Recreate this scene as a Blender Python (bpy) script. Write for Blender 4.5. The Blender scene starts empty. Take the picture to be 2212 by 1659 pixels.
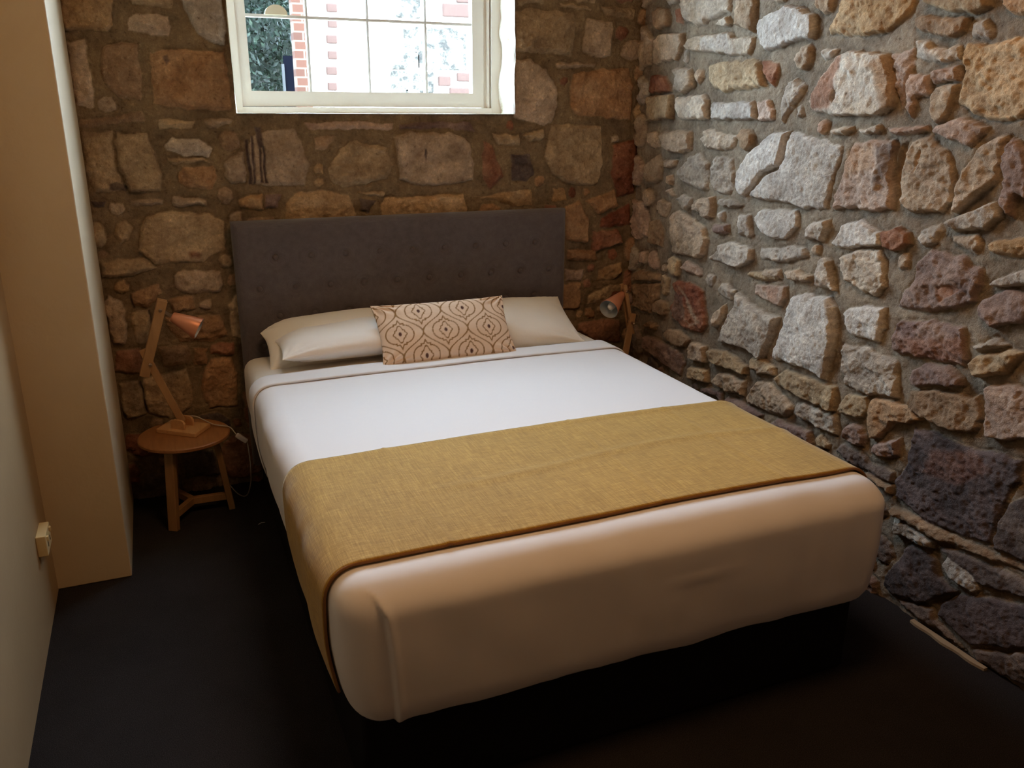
import bpy, math, random
import numpy as np
from mathutils import Vector, Matrix
random.seed(7)
sc = bpy.context.scene
COL = sc.collection

# ------------------------------------------------------------------ camera
IW, IH = 2212, 1659
CAM = np.array([-1.065, -3.8128, 1.6751]); YAW, PITCH, ROLL, FPX = 0.3968, 0.3153, 0.0059, 1824.45
def cam_axes():
    cy, sy, cp, sp, cr, sr = math.cos(YAW), math.sin(YAW), math.cos(PITCH), math.sin(PITCH), math.cos(ROLL), math.sin(ROLL)
    f = np.array([sy*cp, cy*cp, -sp]); r = np.array([cy, -sy, 0.]); u = np.cross(r, f)
    return r*cr+u*sr, -r*sr+u*cr, f
CR, CU, CF = cam_axes()
def un(px, py, ax, val):                     # where a sight line meets a real plane of the room
    d = CF + CR*(px-IW/2)/FPX - CU*(py-IH/2)/FPX
    return CAM + d*(val-CAM[ax])/d[ax]
cd = bpy.data.cameras.new('camera'); cam = bpy.data.objects.new('camera', cd); COL.objects.link(cam)
cd.sensor_width = 36; cd.lens = FPX/IW*36; cd.clip_start = .02
m = Matrix.Identity(4)
for i in range(3):
    m[i][0], m[i][1], m[i][2], m[i][3] = CR[i], CU[i], -CF[i], CAM[i]
cam.matrix_world = m
sc.camera = cam

# ------------------------------------------------------------------ materials
def mat(name, col=(.5,.5,.5), rough=.6, spec=.4, metal=0, sheen=0, build=None):
    M = bpy.data.materials.new(name); M.use_nodes = True
    nt = M.node_tree; b = nt.nodes['Principled BSDF']
    b.inputs['Base Color'].default_value = (*col, 1); b.inputs['Roughness'].default_value = rough
    b.inputs['Metallic'].default_value = metal; b.inputs['Specular IOR Level'].default_value = spec
    if sheen: b.inputs['Sheen Weight'].default_value = sheen
    if build: build(nt, b)
    return M
def N(nt, t, **k):
    n = nt.nodes.new(t)
    for a, v in k.items():
        if a in n.inputs: n.inputs[a].default_value = v
        else: setattr(n, a, v)
    return n
def coord(nt, scale=(1,1,1), kind='Object'):
    tc = N(nt, 'ShaderNodeTexCoord'); mp = N(nt, 'ShaderNodeMapping'); mp.inputs['Scale'].default_value = scale
    nt.links.new(tc.outputs[kind], mp.inputs['Vector']); return mp.outputs[0]
def noise(nt, vec, scale, detail=4, rough=.6):
    n = N(nt, 'ShaderNodeTexNoise'); n.inputs['Scale'].default_value = scale; n.inputs['Detail'].default_value = detail
    n.inputs['Roughness'].default_value = rough
    nt.links.new(vec, n.inputs['Vector']); return n.outputs['Fac']
def ramp(nt, fac, stops):
    r = N(nt, 'ShaderNodeValToRGB'); e = r.color_ramp.elements
    while len(e) < len(stops): e.new(.5)
    for el, (p, c) in zip(e, stops): el.position = p; el.color = (*c, 1)
    nt.links.new(fac, r.inputs['Fac']); return r.outputs['Color']
def bump(nt, b, h, strength=.3, dist=.01, prev=None):
    n = N(nt, 'ShaderNodeBump'); n.inputs['Strength'].default_value = strength; n.inputs['Distance'].default_value = dist
    nt.links.new(h, n.inputs['Height'])
    if prev is not None: nt.links.new(prev, n.inputs['Normal'])
    nt.links.new(n.outputs['Normal'], b.inputs['Normal']); return n.outputs['Normal']
def mixc(nt, fac, a, b_, mode='MIX'):
    n = N(nt, 'ShaderNodeMix', data_type='RGBA', blend_type=mode)
    for s, v in ((n.inputs[0], fac), (n.inputs[6], a), (n.inputs[7], b_)):
        if hasattr(v, 'node'): nt.links.new(v, s)
        elif isinstance(v, tuple): s.default_value = (*v, 1)
        else: s.default_value = v
    return n.outputs[2]

def stone_build(nt, b):
    at = N(nt, 'ShaderNodeAttribute', attribute_name='Col')
    v = coord(nt)
    n1 = noise(nt, v, 9, 8, .7); n2 = noise(nt, v, 60, 6, .75); n3 = noise(nt, v, 260, 3, .7)
    c = mixc(nt, 1.0, at.outputs['Color'], ramp(nt, n1, [(.3, (.72,.68,.66)), (.5, (1,1,1)), (.72, (1.22,1.2,1.16))]), 'MULTIPLY')
    c = mixc(nt, 1.0, c, ramp(nt, n2, [(.27, (.32,.27,.24)), (.41, (.88,.85,.83)), (.56, (1.02,1.02,1.02)), (.70, (1.42,1.40,1.36))]), 'MULTIPLY')
    nt.links.new(c, b.inputs['Base Color'])
    m1 = N(nt, 'ShaderNodeMath', operation='MULTIPLY_ADD'); m1.inputs[1].default_value = .35
    nt.links.new(n3, m1.inputs[0]); nt.links.new(n2, m1.inputs[2])
    bump(nt, b, m1.outputs[0], .9, .012)
M_STONE = mat('sandstone_masonry', rough=.9, spec=.25, build=stone_build)

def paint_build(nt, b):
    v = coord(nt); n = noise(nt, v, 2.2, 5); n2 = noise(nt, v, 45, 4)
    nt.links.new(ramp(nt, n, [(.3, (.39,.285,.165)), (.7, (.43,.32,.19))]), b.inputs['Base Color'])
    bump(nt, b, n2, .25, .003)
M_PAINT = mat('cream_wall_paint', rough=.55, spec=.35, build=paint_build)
def blockpaint_build(nt, b):
    v = coord(nt); n = noise(nt, v, 2.2, 5); n2 = noise(nt, v, 30, 5)
    nt.links.new(ramp(nt, n, [(.3, (.58,.48,.33)), (.7, (.64,.54,.39))]), b.inputs['Base Color'])
    sx = N(nt, 'ShaderNodeSeparateXYZ'); nt.links.new(v, sx.inputs[0])
    mm = N(nt, 'ShaderNodeMath', operation='MODULO'); mm.inputs[1].default_value = .2; nt.links.new(sx.outputs[2], mm.inputs[0])
    lt = N(nt, 'ShaderNodeMath', operation='GREATER_THAN'); lt.inputs[1].default_value = .008; nt.links.new(mm.outputs[0], lt.inputs[0])
    p = bump(nt, b, n2, .3, .004); bump(nt, b, lt.outputs[0], .12, .002, p)
M_BLOCK = mat('cream_painted_blockwork', rough=.5, spec=.35, build=blockpaint_build)
M_CEIL = mat('warm_bounce_ceiling', (.50,.33,.18), .6)  # unseen ceiling; brown tone made up to bounce warm light into the room
M_REAR = mat('warm_bounce_rear_wall', (.52,.29,.12), .6)  # unseen wall behind the camera, its orange-brown invented for warm bounce light
def carpet_build(nt, b):
    v = coord(nt); n = noise(nt, v, 420, 3, .8); n2 = noise(nt, v, 3, 3)
    c = ramp(nt, n, [(.3, (.013,.011,.011)), (.55, (.040,.036,.037)), (.75, (.11,.095,.09))])
    c = mixc(nt, 1.0, c, ramp(nt, n2, [(.3, (.85,.85,.85)), (.7, (1.1,1.1,1.1))]), 'MULTIPLY')
    nt.links.new(c, b.inputs['Base Color']); bump(nt, b, n, .8, .006)
M_CARPET = mat('charcoal_carpet', rough=1, spec=.05, build=carpet_build)
def linen(col, wr=.25, scale=9, rough=.75, sheen=.2):
    def f(nt, b):
        v = coord(nt); n = noise(nt, v, scale, 4, .55); n2 = noise(nt, v, 700, 2)
        b.inputs['Base Color'].default_value = (*col, 1)
        p = bump(nt, b, n, wr, .02); bump(nt, b, n2, .08, .001, p)
    return mat('bed_linen', col, rough, .3, sheen=sheen, build=f)
M_SHEET = linen((.80,.79,.80), .12, 3.2)
M_FITTED = linen((.74,.70,.63), .2, 6)
M_PILLOW = linen((.89,.86,.81), .22, 7)
M_PILLOW2 = linen((.84,.80,.72), .25, 7)
def weave(c0, c1, c2, sy=1., strength=.35):
    def f(nt, b):
        v = coord(nt, (420, 14*sy, 420)); n = noise(nt, v, 1, 3, .6)
        v2 = coord(nt, (30, 520, 30)); n2 = noise(nt, v2, 1, 3, .6)
        v3 = coord(nt); n3 = noise(nt, v3, 2.5, 3)
        a = N(nt, 'ShaderNodeMath', operation='ADD'); nt.links.new(n, a.inputs[0]); nt.links.new(n2, a.inputs[1])
        a2 = N(nt, 'ShaderNodeMath', operation='MULTIPLY'); a2.inputs[1].default_value = .5; nt.links.new(a.outputs[0], a2.inputs[0])
        c = ramp(nt, a2.outputs[0], [(.34, c0), (.5, c1), (.68, c2)])
        c = mixc(nt, 1.0, c, ramp(nt, n3, [(.3, (.92,.92,.92)), (.7, (1.06,1.06,1.06))]), 'MULTIPLY')
        nt.links.new(c, b.inputs['Base Color']); bump(nt, b, a2.outputs[0], strength, .002)
    return f
M_RUNNER = mat('mustard_weave', rough=.8, spec=.2, sheen=.25, build=weave((.29,.16,.022), (.42,.25,.042), (.60,.40,.10)))
M_HEM = mat('mustard_hem', (.22,.10,.03), .85)
M_HEADBOARD = mat('charcoal_upholstery', rough=.85, spec=.2, sheen=.3, build=weave((.086,.072,.075), (.108,.092,.096), (.135,.118,.122), 20, .12))
M_BASE = mat('black_bed_base', (.012,.011,.012), .9, .1)
M_CUSHION = mat('patterned_cotton', rough=.8, spec=.2, sheen=.15, build=lambda nt, b: (
    nt.links.new(N(nt, 'ShaderNodeAttribute', attribute_name='Col').outputs['Color'], b.inputs['Base Color']),
    bump(nt, b, noise(nt, coord(nt), 500, 2), .2, .001)))
def wood(c0, c1, rough=.45, rot=(18, 2.2, 18)):
    def f(nt, b):
        v = coord(nt, rot); n = noise(nt, v, 3, 6, .6)
        nt.links.new(ramp(nt, n, [(.3, c0), (.7, c1)]), b.inputs['Base Color']); bump(nt, b, n, .08, .002)
    return mat('oak_wood', rough=rough, spec=.4, build=f)
M_TABLE = wood((.25,.105,.035), (.36,.165,.06), .4)
M_TABLELEG = wood((.24,.13,.055), (.36,.2,.085), .5, (14, 14, 1.6))
M_ARM = wood((.33,.19,.085), (.46,.27,.12), .5, (12, 12, 2))
M_PLATE = wood((.50,.27,.11), (.62,.36,.16), .42)
M_COPPER = mat('copper_shade', (.70,.30,.17), .38, .5, metal=.35)
M_SILVER = mat('shade_lining', (.62,.66,.66), .3, .5, metal=.55)
M_STEEL = mat('steel_fitting', (.45,.36,.28), .3, .5, metal=.9)
M_BULB = mat('bulb_glass', (.85,.83,.78), .12, .6)
M_CORD = mat('grey_cord', (.42,.37,.32), .5)
M_PLASTIC = mat('white_plastic', (.66,.62,.62), .35)
M_CREAMPL = mat('cream_plastic', (.70,.58,.33), .3)
M_HOLE = mat('dark_slot', (.02,.015,.01), .8)
M_WFRAME = mat('window_paint', (.88,.86,.79), .4, .4)
M_PUTTY = mat('pane_beading', (.7,.7,.68), .6)
M_PLASTER = mat('reveal_plaster', rough=.8, build=lambda nt, b: (
    nt.links.new(ramp(nt, noise(nt, coord(nt), 25, 6, .7), [(.3, (.45,.36,.2)), (.45, (.85,.82,.72)), (.7, (.92,.9,.85))]), b.inputs['Base Color']),
    bump(nt, b, noise(nt, coord(nt), 40, 5), .6, .006)))
M_SILL = mat('plaster_sill', (.72,.66,.55), .7)
def glass_mat():
    M = bpy.data.materials.new('window_glass'); M.use_nodes = True; nt = M.node_tree
    for n in list(nt.nodes): nt.nodes.remove(n)
    o = N(nt, 'ShaderNodeOutputMaterial'); t = N(nt, 'ShaderNodeBsdfTransparent'); g = N(nt, 'ShaderNodeBsdfGlossy')
    g.inputs['Roughness'].default_value = .02; mx = N(nt, 'ShaderNodeMixShader'); mx.inputs[0].default_value = .05
    nt.links.new(t.outputs[0], mx.inputs[1]); nt.links.new(g.outputs[0], mx.inputs[2]); nt.links.new(mx.outputs[0], o.inputs[0])
    return M
M_GLASS = glass_mat()

# ------------------------------------------------------------------ object helpers
def link(o, parent=None, **props):
    COL.objects.link(o)
    if parent is not None: o.parent = parent
    for k, v in props.items(): o[k] = v
    return o
def mesh(name, verts, faces, m_, parent=None, smooth=False, col=None, **props):
    me = bpy.data.meshes.new(name); me.from_pydata([tuple(map(float, v)) for v in verts], [], faces); me.update()
    me.materials.append(m_)
    if smooth: me.polygons.foreach_set('use_smooth', [True]*len(me.polygons))
    if col is not None:
        a = me.color_attributes.new('Col', 'FLOAT_COLOR', 'POINT'); a.data.foreach_set('color', np.asarray(col, np.float32).ravel())
    o = bpy.data.objects.new(name, me); return link(o, parent, **props)
def empty(name, loc, parent=None, **props):
    o = bpy.data.objects.new(name, None); o.location = loc; o.empty_display_size = .1
    return link(o, parent, **props)
class MB:
    def __init__(s, off=(0,0,0)): s.v = []; s.f = []; s.off = np.array(off, float)
    def add(s, v, f):
        n = len(s.v); s.v += [np.asarray(p, float)-s.off for p in v]; s.f += [tuple(i+n for i in q) for q in f]
    def box(s, a, b):
        (x0,y0,z0), (x1,y1,z1) = a, b
        s.add([(x0,y0,z0),(x1,y0,z0),(x1,y1,z0),(x0,y1,z0),(x0,y0,z1),(x1,y0,z1),(x1,y1,z1),(x0,y1,z1)],
              [(0,3,2,1),(4,5,6,7),(0,1,5,4),(1,2,6,5),(2,3,7,6),(3,0,4,7)])
    def bar(s, p, q, w, t, side=(0,1,0)):    # rectangular bar: w across, t along `side`
        p, q, sd = (np.array(a, float) for a in (p, q, side)); d = (q-p)/np.linalg.norm(q-p)
        sd = sd-d*(sd@d); sd /= np.linalg.norm(sd); w_ = np.cross(d, sd)
        c = [(-1,-1),(1,-1),(1,1),(-1,1)]
        s.add([e+w_*i*w/2+sd*j*t/2 for e in (p, q) for i, j in c], [(0,1,2,3),(7,6,5,4),(0,4,5,1),(1,5,6,2),(2,6,7,3),(3,7,4,0)])
    def prism(s, poly, z0, z1):
        n = len(poly)
        s.add([(x,y,z0) for x,y in poly]+[(x,y,z1) for x,y in poly], [tuple(range(n))[::-1], tuple(range(n,2*n))]+[(i,(i+1)%n,(i+1)%n+n,i+n) for i in range(n)])
    def lathe(s, p, d, prof, n=28, close=False):
        p, d = np.array(p, float), np.array(d, float); d /= np.linalg.norm(d)
        a = np.cross(d, (0,0,1) if abs(d[2]) < .9 else (1,0,0)); a /= np.linalg.norm(a); b = np.cross(d, a)
        V = [p+d*h+(a*math.cos(t)+b*math.sin(t))*r for h, r in prof for t in [2*math.pi*i/n for i in range(n)]]
        k = len(prof)
        s.add(V, [(j*n+i, j*n+(i+1)%n, (j+1)*n+(i+1)%n, (j+1)*n+i) for j in range(k-1) for i in range(n)])
        if close: s.f.append(tuple(len(s.v)-k*n+i for i in range(n))[::-1]); s.f.append(tuple(len(s.v)-n+i for i in range(n)))
    def tube(s, pts, r, n=8):
        pts = [np.array(p, float) for p in pts]; V = []
        for i, p in enumerate(pts):
            d = pts[min(i+1, len(pts)-1)]-pts[max(i-1, 0)]; d /= np.linalg.norm(d)
            a = np.cross(d, (.13,.2,.97)); a /= np.linalg.norm(a); b = np.cross(d, a)
            V += [p+(a*math.cos(2*math.pi*k/n)+b*math.sin(2*math.pi*k/n))*r for k in range(n)]
        F = [(j*n+i, j*n+(i+1)%n, (j+1)*n+(i+1)%n, (j+1)*n+i) for j in range(len(pts)-1) for i in range(n)]
        F += [tuple(range(n))[::-1], tuple((len(pts)-1)*n+i for i in range(n))]
        s.add(V, F)
    def build(s, name, m_, parent=None, smooth=False, bevel=0, **props):
        o = mesh(name, s.v, s.f, m_, parent, smooth, **props)
        if bevel:
            b = o.modifiers.new('b', 'BEVEL'); b.width = bevel; b.segments = 3; b.limit_method = 'ANGLE'
            o.data.polygons.foreach_set('use_smooth', [True]*len(o.data.polygons))
            w = o.modifiers.new('w', 'WEIGHTED_NORMAL')
        return o
def spline(P, n=8):
    P = [np.array(p, float) for p in P]; P = [2*P[0]-P[1]]+P+[2*P[-1]-P[-2]]; out = []
    for i in range(1, len(P)-2):
        for k in range(n):
            t = k/n; a, b, c, d = P[i-1:i+3]
            out.append(.5*(2*b+(c-a)*t+(2*a-5*b+4*c-d)*t*t+(3*b-a-3*c+d)*t**3))
    return out+[P[-2]]

# vectorised value noise
def _h(ix, iy, s):
    n = (ix.astype(np.int64)*374761393+iy.astype(np.int64)*668265263+s*2246822519) & 0xffffffff
    n = ((n ^ (n >> 13))*1274126177) & 0xffffffff
    return ((n ^ (n >> 16)) & 0xffffff)/float(0xffffff)
def vn(x, y, s=0):
    ix, iy = np.floor(x), np.floor(y); fx, fy = x-ix, y-iy; fx, fy = fx*fx*(3-2*fx), fy*fy*(3-2*fy)
    a, b, c, d = _h(ix,iy,s), _h(ix+1,iy,s), _h(ix,iy+1,s), _h(ix+1,iy+1,s)
    return (a*(1-fx)+b*fx)*(1-fy)+(c*(1-fx)+d*fx)*fy-.5
def fbm(x, y, s=0, o=4, g=.5):
    r, a = 0, 1.
    for i in range(o): r = r+a*vn(x*2**i, y*2**i, s+i*17); a *= g
    return r
def sst(a, b, x):
    t = np.clip((x-a)/(b-a), 0, 1); return t*t*(3-2*t)

# ------------------------------------------------------------------ masonry
PAL = dict(
    T=((.48,.37,.26), (.60,.48,.36)), C=((.60,.50,.38), (.70,.63,.53)), W=((.60,.55,.48), (.74,.70,.64)), G=((.44,.38,.31), (.60,.54,.46)),
    R=((.33,.15,.09), (.46,.26,.17)), O=((.50,.32,.16), (.60,.44,.27)), B=((.34,.23,.14), (.45,.32,.21)), P=((.27,.19,.17), (.40,.29,.24)),
    D=((.13,.10,.09), (.24,.19,.16)), K=((.24,.085,.05), (.36,.17,.10)), Q=((.50,.36,.28), (.60,.47,.38)), A=((.46,.27,.14), (.55,.36,.21)),
    X=((.46,.34,.21), (.58,.45,.29)), Z=((.085,.07,.07), (.17,.13,.125)))
VIEW = {'1': (0,0,2.962), '2': (480,0,3.16), '3': (1080,0,2.963), '4': (1600,0,2.9624), '5': (200,560,2.764),
        '7': (1180,540,4.254), '8': (1640,500,2.766), 'D': (1700,900,2.766), 'E': (1200,700,2.764)}
RIGHT = """
3 B 1000,45 1050,55 1072,110 1060,160 1000,190 965,160 962,75
3 R 1100,60 1140,50 1145,160 1105,150
3 C 1140,40 1165,-60 1450,-60 1450,70 1330,120 1290,160 1230,165 1160,130
3 C 1355,150 1400,120 1440,100 1460,155 1400,170
3 T 1500,80 1520,-60 1610,-60 1610,60 1595,210 1500,170
3 T 975,250 1030,215 1155,210 1150,290 1105,385 965,410
3 C 1180,300 1210,235 1300,220 1450,195 1475,240 1600,235 1595,290 1570,360 1380,345 1200,325
4 W 100,150 140,90 280,30 350,45 450,100 455,190 440,250 310,270 150,335 100,250
3 C 1100,430 1200,430 1215,560 1150,600 1095,585
3 T 1235,440 1275,440 1280,500 1240,545 1225,480
3 X 1310,410 1500,385 1630,378 1660,480 1690,570 1590,560 1420,595 1340,560 1305,500
3 R 1640,380 1750,400 1760,470 1725,570 1700,540 1665,470
3 C 1105,620 1290,600 1310,640 1300,770 1130,765 1095,700
3 W 1335,650 1600,645 1620,770 1345,770
3 Q 1615,648 1700,640 1735,700 1725,770 1635,770
3 K 948,480 1040,480 1080,585 940,598
3 X 935,612 1080,602 1082,760 925,775
3 T 935,850 990,835 1005,940 980,955 935,940
3 T 1015,850 1070,830 1205,835 1210,960 1150,985 1040,970 1010,910
3 C 1275,890 1310,820 1390,845 1490,870 1480,940 1430,965 1300,950
3 T 940,1020 1000,985 1020,1060 1010,1160 930,1180 905,1140 920,1060
3 T 1035,1020 1110,1020 1105,1075 1035,1080
3 G 1110,1110 1190,1000 1260,980 1310,1040 1305,1215 1260,1225 1150,1170
3 G 1340,1010 1380,990 1470,1010 1475,1130 1450,1250 1370,1240 1325,1150
4 W -60,1200 -40,1080 50,960 170,850 290,835 225,1065 125,1105 0,1265 -40,1250
4 W 300,840 450,870 620,930 600,1010 550,1190 520,1350 380,1330 200,1290 30,1268 140,1125 235,1080
3 T 980,1290 1010,1270 1065,1300 1040,1390 1000,1385 980,1340
3 G 1100,1270 1150,1235 1210,1270 1200,1320 1160,1350
3 T 1220,1310 1260,1265 1355,1260 1345,1400 1280,1390 1225,1350
3 T 1070,1360 1120,1345 1290,1450 1305,1530 1285,1640 1240,1660 1080,1620 1055,1480
3 G 1390,1270 1480,1290 1540,1310 1450,1335 1390,1310
3 G 1500,1370 1570,1370 1590,1520 1500,1510
3 P 1340,1440 1440,1430 1440,1500 1350,1500
3 B 940,1420 1000,1400 1030,1480 1020,1590 930,1560
3 T 1040,1215 1080,1205 1100,1250 1070,1265
4 W 75,1385 110,1345 330,1335 345,1380 340,1450 270,1540 130,1505 90,1440
4 G 385,1500 430,1420 550,1400 545,1470 500,1545 390,1535
4 W 560,1570 640,1430 760,1410 880,1490 885,1570 720,1590 600,1600
4 R 890,1490 990,1440 1060,1500 1060,1570 950,1620 900,1580
4 G 1100,1530 1130,1470 1240,1430 1265,1470 1230,1570 1150,1590
4 T 1320,1490 1480,1495 1510,1560 1480,1630 1400,1600 1320,1550
8 O 1350,60 1600,10 1660,40 1660,165 1500,165 1420,150 1345,120
4 O 600,70 630,-60 1090,-60 1080,30 1040,110 900,200 700,240 540,215
4 X 1160,10 1180,-60 1550,-60 1570,30 1460,90 1300,80 1180,40
4 B 1100,100 1430,110 1400,200 1320,250 1190,230 1090,170
4 G 1450,150 1540,110 1590,200 1560,250 1440,230
4 A 1650,30 1660,-60 1900,-60 1900,100 1800,105 1700,90
4 C 410,640 480,520 600,370 680,315 850,330 935,340 970,560 950,690 860,745 600,745 430,710
4 G 485,320 520,300 600,310 570,360 500,390 475,350
4 Q 940,340 1080,300 1085,420 1040,540 1000,720 965,600 945,420
4 C 1090,250 1120,240 1220,300 1370,290 1380,380 1300,400 1150,390 1085,370
4 Q 1045,540 1060,470 1180,470 1190,600 1100,640 1060,770 1020,700
4 T 1195,600 1230,550 1360,540 1330,670 1280,760 1220,790 1190,720
4 Q 1190,450 1370,420 1378,520 1200,540
4 O 1380,560 1400,330 1420,270 1560,280 1813,220 1900,240 1900,500 1840,680 1780,740 1680,790 1560,770 1440,720 1370,650
4 G 230,760 240,640 270,540 320,500 385,540 370,600 290,700 240,790
4 G 320,690 360,670 375,740 340,760
4 C 560,820 690,815 680,850 640,870 570,860
4 C 720,830 860,800 880,830 850,860 730,850
4 Q 900,815 1170,800 1170,850 950,865
4 Q 1250,790 1400,750 1560,810 1540,860 1440,940 1340,900 1200,850
4 Q 690,920 850,890 960,890 980,940 940,1050 950,1150 950,1350 560,1340 570,1260 630,1080
4 T 1040,970 1060,900 1180,870 1300,960 1330,1100 1320,1290 1250,1365 1050,1350 1000,1280 1000,1120
4 T 1330,1330 1360,1200 1420,1050 1500,950 1600,880 1690,880 1660,1010 1600,1180 1480,1260 1340,1380
4 P 1640,1010 1700,890 1813,950 1850,1100 1830,1300 1750,1250 1720,1400 1640,1330 1650,1150
4 G 1300,1400 1600,1290 1640,1400 1550,1480 1350,1470 1280,1440
4 T 1850,900 1960,820 2000,1000 1960,1250 1870,1200
8 G -20,100 250,90 275,150 150,185 -20,165
8 T -10,235 100,220 110,285 -10,290
8 T 130,240 200,230 300,270 290,310 160,290
8 G 340,170 370,150 410,170 420,300 440,360 360,340 325,330 330,250
8 C 460,150 560,110 700,115 735,190 730,340 680,385 600,380 500,300 470,240
8 P 890,300 910,180 1000,120 1200,150 1300,230 1310,320 1260,430 1150,470 980,480 800,460 830,380
8 G 1390,280 1582,230 1680,240 1680,330 1450,345 1350,330
8 P 1300,400 1480,350 1660,400 1660,560 1470,560 1380,590 1290,500
8 W 170,390 250,370 400,395 440,450 440,620 410,750 380,890 290,850 180,800 50,760
8 W 470,490 520,450 640,440 730,460 725,560 690,670 640,665 510,610
8 P 770,640 810,540 1000,530 1200,580 1215,760 1180,810 1000,770 850,740 770,720
8 G 460,760 470,680 600,690 790,770 805,880 800,1000 640,985 490,930
8 P 880,890 900,830 1000,790 1100,800 1190,880 1190,930 1050,930 900,930
8 B 880,1030 890,950 1100,950 1220,1000 1300,970 1310,1130 1270,1210 1130,1200 980,1120 880,1060
8 X 1240,770 1270,745 1420,720 1560,710 1520,790 1460,850 1290,880 1250,830
8 G 1240,690 1400,640 1480,690 1260,720
8 Q 1330,930 1470,915 1620,930 1680,930 1680,1240 1450,1260 1335,1220
8 T -40,780 80,820 75,860 -30,860
8 X 70,880 130,830 440,930 435,1080 350,1050 100,930
8 X 450,1070 510,980 630,980 640,1060 600,1120 480,1090
8 G 200,1040 250,1020 450,1110 455,1150 440,1230 330,1180 200,1090
8 A 650,1005 740,1015 900,1045 980,1130 900,1155 780,1140 700,1240 645,1240 630,1100
8 P 650,1275 700,1260 830,1235 810,1340 760,1370 640,1330
8 P 490,1180 540,1145 600,1170 620,1240 600,1300 540,1280 480,1240
D Z 740,70 850,90 1100,200 1270,230 1390,260 1370,400 1290,500 1240,620 1190,770 1000,710 780,620 620,490 620,400 690,280
D D 1410,480 1300,520 1230,650 1210,790 1416,890 1560,940 1560,500
D B 600,540 760,605 1000,725 1416,900 1560,960 1560,1010 1416,950 900,755 620,600
D G 610,620 720,650 860,745 850,800 780,780 620,700
D W 910,880 950,830 1060,880 1130,960 1120,1040 1080,1060 960,980
D Z 560,960 690,790 730,770 860,850 890,960 990,1060 880,1100 780,1130 600,1065 550,1015
D D 870,770 1240,910 1416,1010 1500,1060 1500,1130 1416,1100 1150,1030 1000,900
D Z 1000,1080 1120,1080 1416,1130 1540,1170 1540,1420 1416,1400 1080,1380 870,1195 900,1120
D D 1080,1400 1416,1425 1560,1450 1560,1720 1416,1640 1130,1480
D D 620,1090 760,1135 850,1160 860,1220 960,1330 1060,1440 900,1300 700,1170
D B 420,340 480,330 560,400 600,420 600,480 560,440
E P 1260,600 1310,570 1500,640 1520,720 1450,700
E X 1520,680 1560,660 1620,720 1600,760 1540,745
E D 1640,760 1700,720 1830,790 1840,830 1990,880 1980,960 1850,900 1720,830
E T 780,150 800,105 880,130 885,240 785,215
E X 770,260 890,270 900,360 770,330
E T 930,320 950,290 1040,300 1115,350 1100,430 1010,410 935,360
E X 905,150 1000,160 1130,260 1120,310 1050,280 910,230
E X 1140,210 1200,200 1300,260 1270,300 1150,270
E P 840,385 900,380 985,420 980,465
E P 1005,430 1130,480 1220,540 1200,570 1010,475
E T 1120,440 1170,345 1260,350 1400,490 1400,520 1340,565 1130,480
7 G 1740,390 1830,470 1950,560 2110,620 2060,800 1960,1000 1940,1020 1830,930 1700,880 1550,850 1560,790 1630,680 1700,520
7 K 1120,300 1170,280 1280,290 1400,370 1430,550 1450,690 1400,770 1240,720 1130,630 1110,540 1150,400
7 B 780,290 800,200 860,180 1020,220 1020,290
7 B 775,310 1020,310 1000,430 930,590 870,570 770,520
7 X 1025,330 1050,230 1110,250 1090,400 1060,430
7 B 965,500 1000,460 1080,480 1100,560 1060,610 970,580
7 Q 1215,150 1270,100 1380,170 1400,240 1370,250 1230,190
7 G 1435,260 1460,220 1520,230 1520,290 1480,350 1440,310
7 G 1545,360 1580,305 1630,310 1700,370 1670,470 1600,440 1545,400
7 T 1500,640 1530,560 1620,500 1620,600 1560,690 1510,730
7 G 1480,60 1540,0 1550,-50 1700,-80 1860,-20 1860,100 1800,140 1720,170 1600,130 1490,85
7 X 1820,260 1830,200 2100,210 2120,260 2080,285 1950,280
7 Q 1880,330 1950,305 2180,340 2170,430 2120,540 2060,500 1900,420
7 B 870,680 920,660 1000,700 970,740 900,720
7 B 1040,770 1090,740 1200,740 1290,840 1250,900 1180,900 1080,840
7 P 880,800 1000,820 1200,950 1240,1050 1200,1170 1000,1010 880,900
"""
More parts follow.
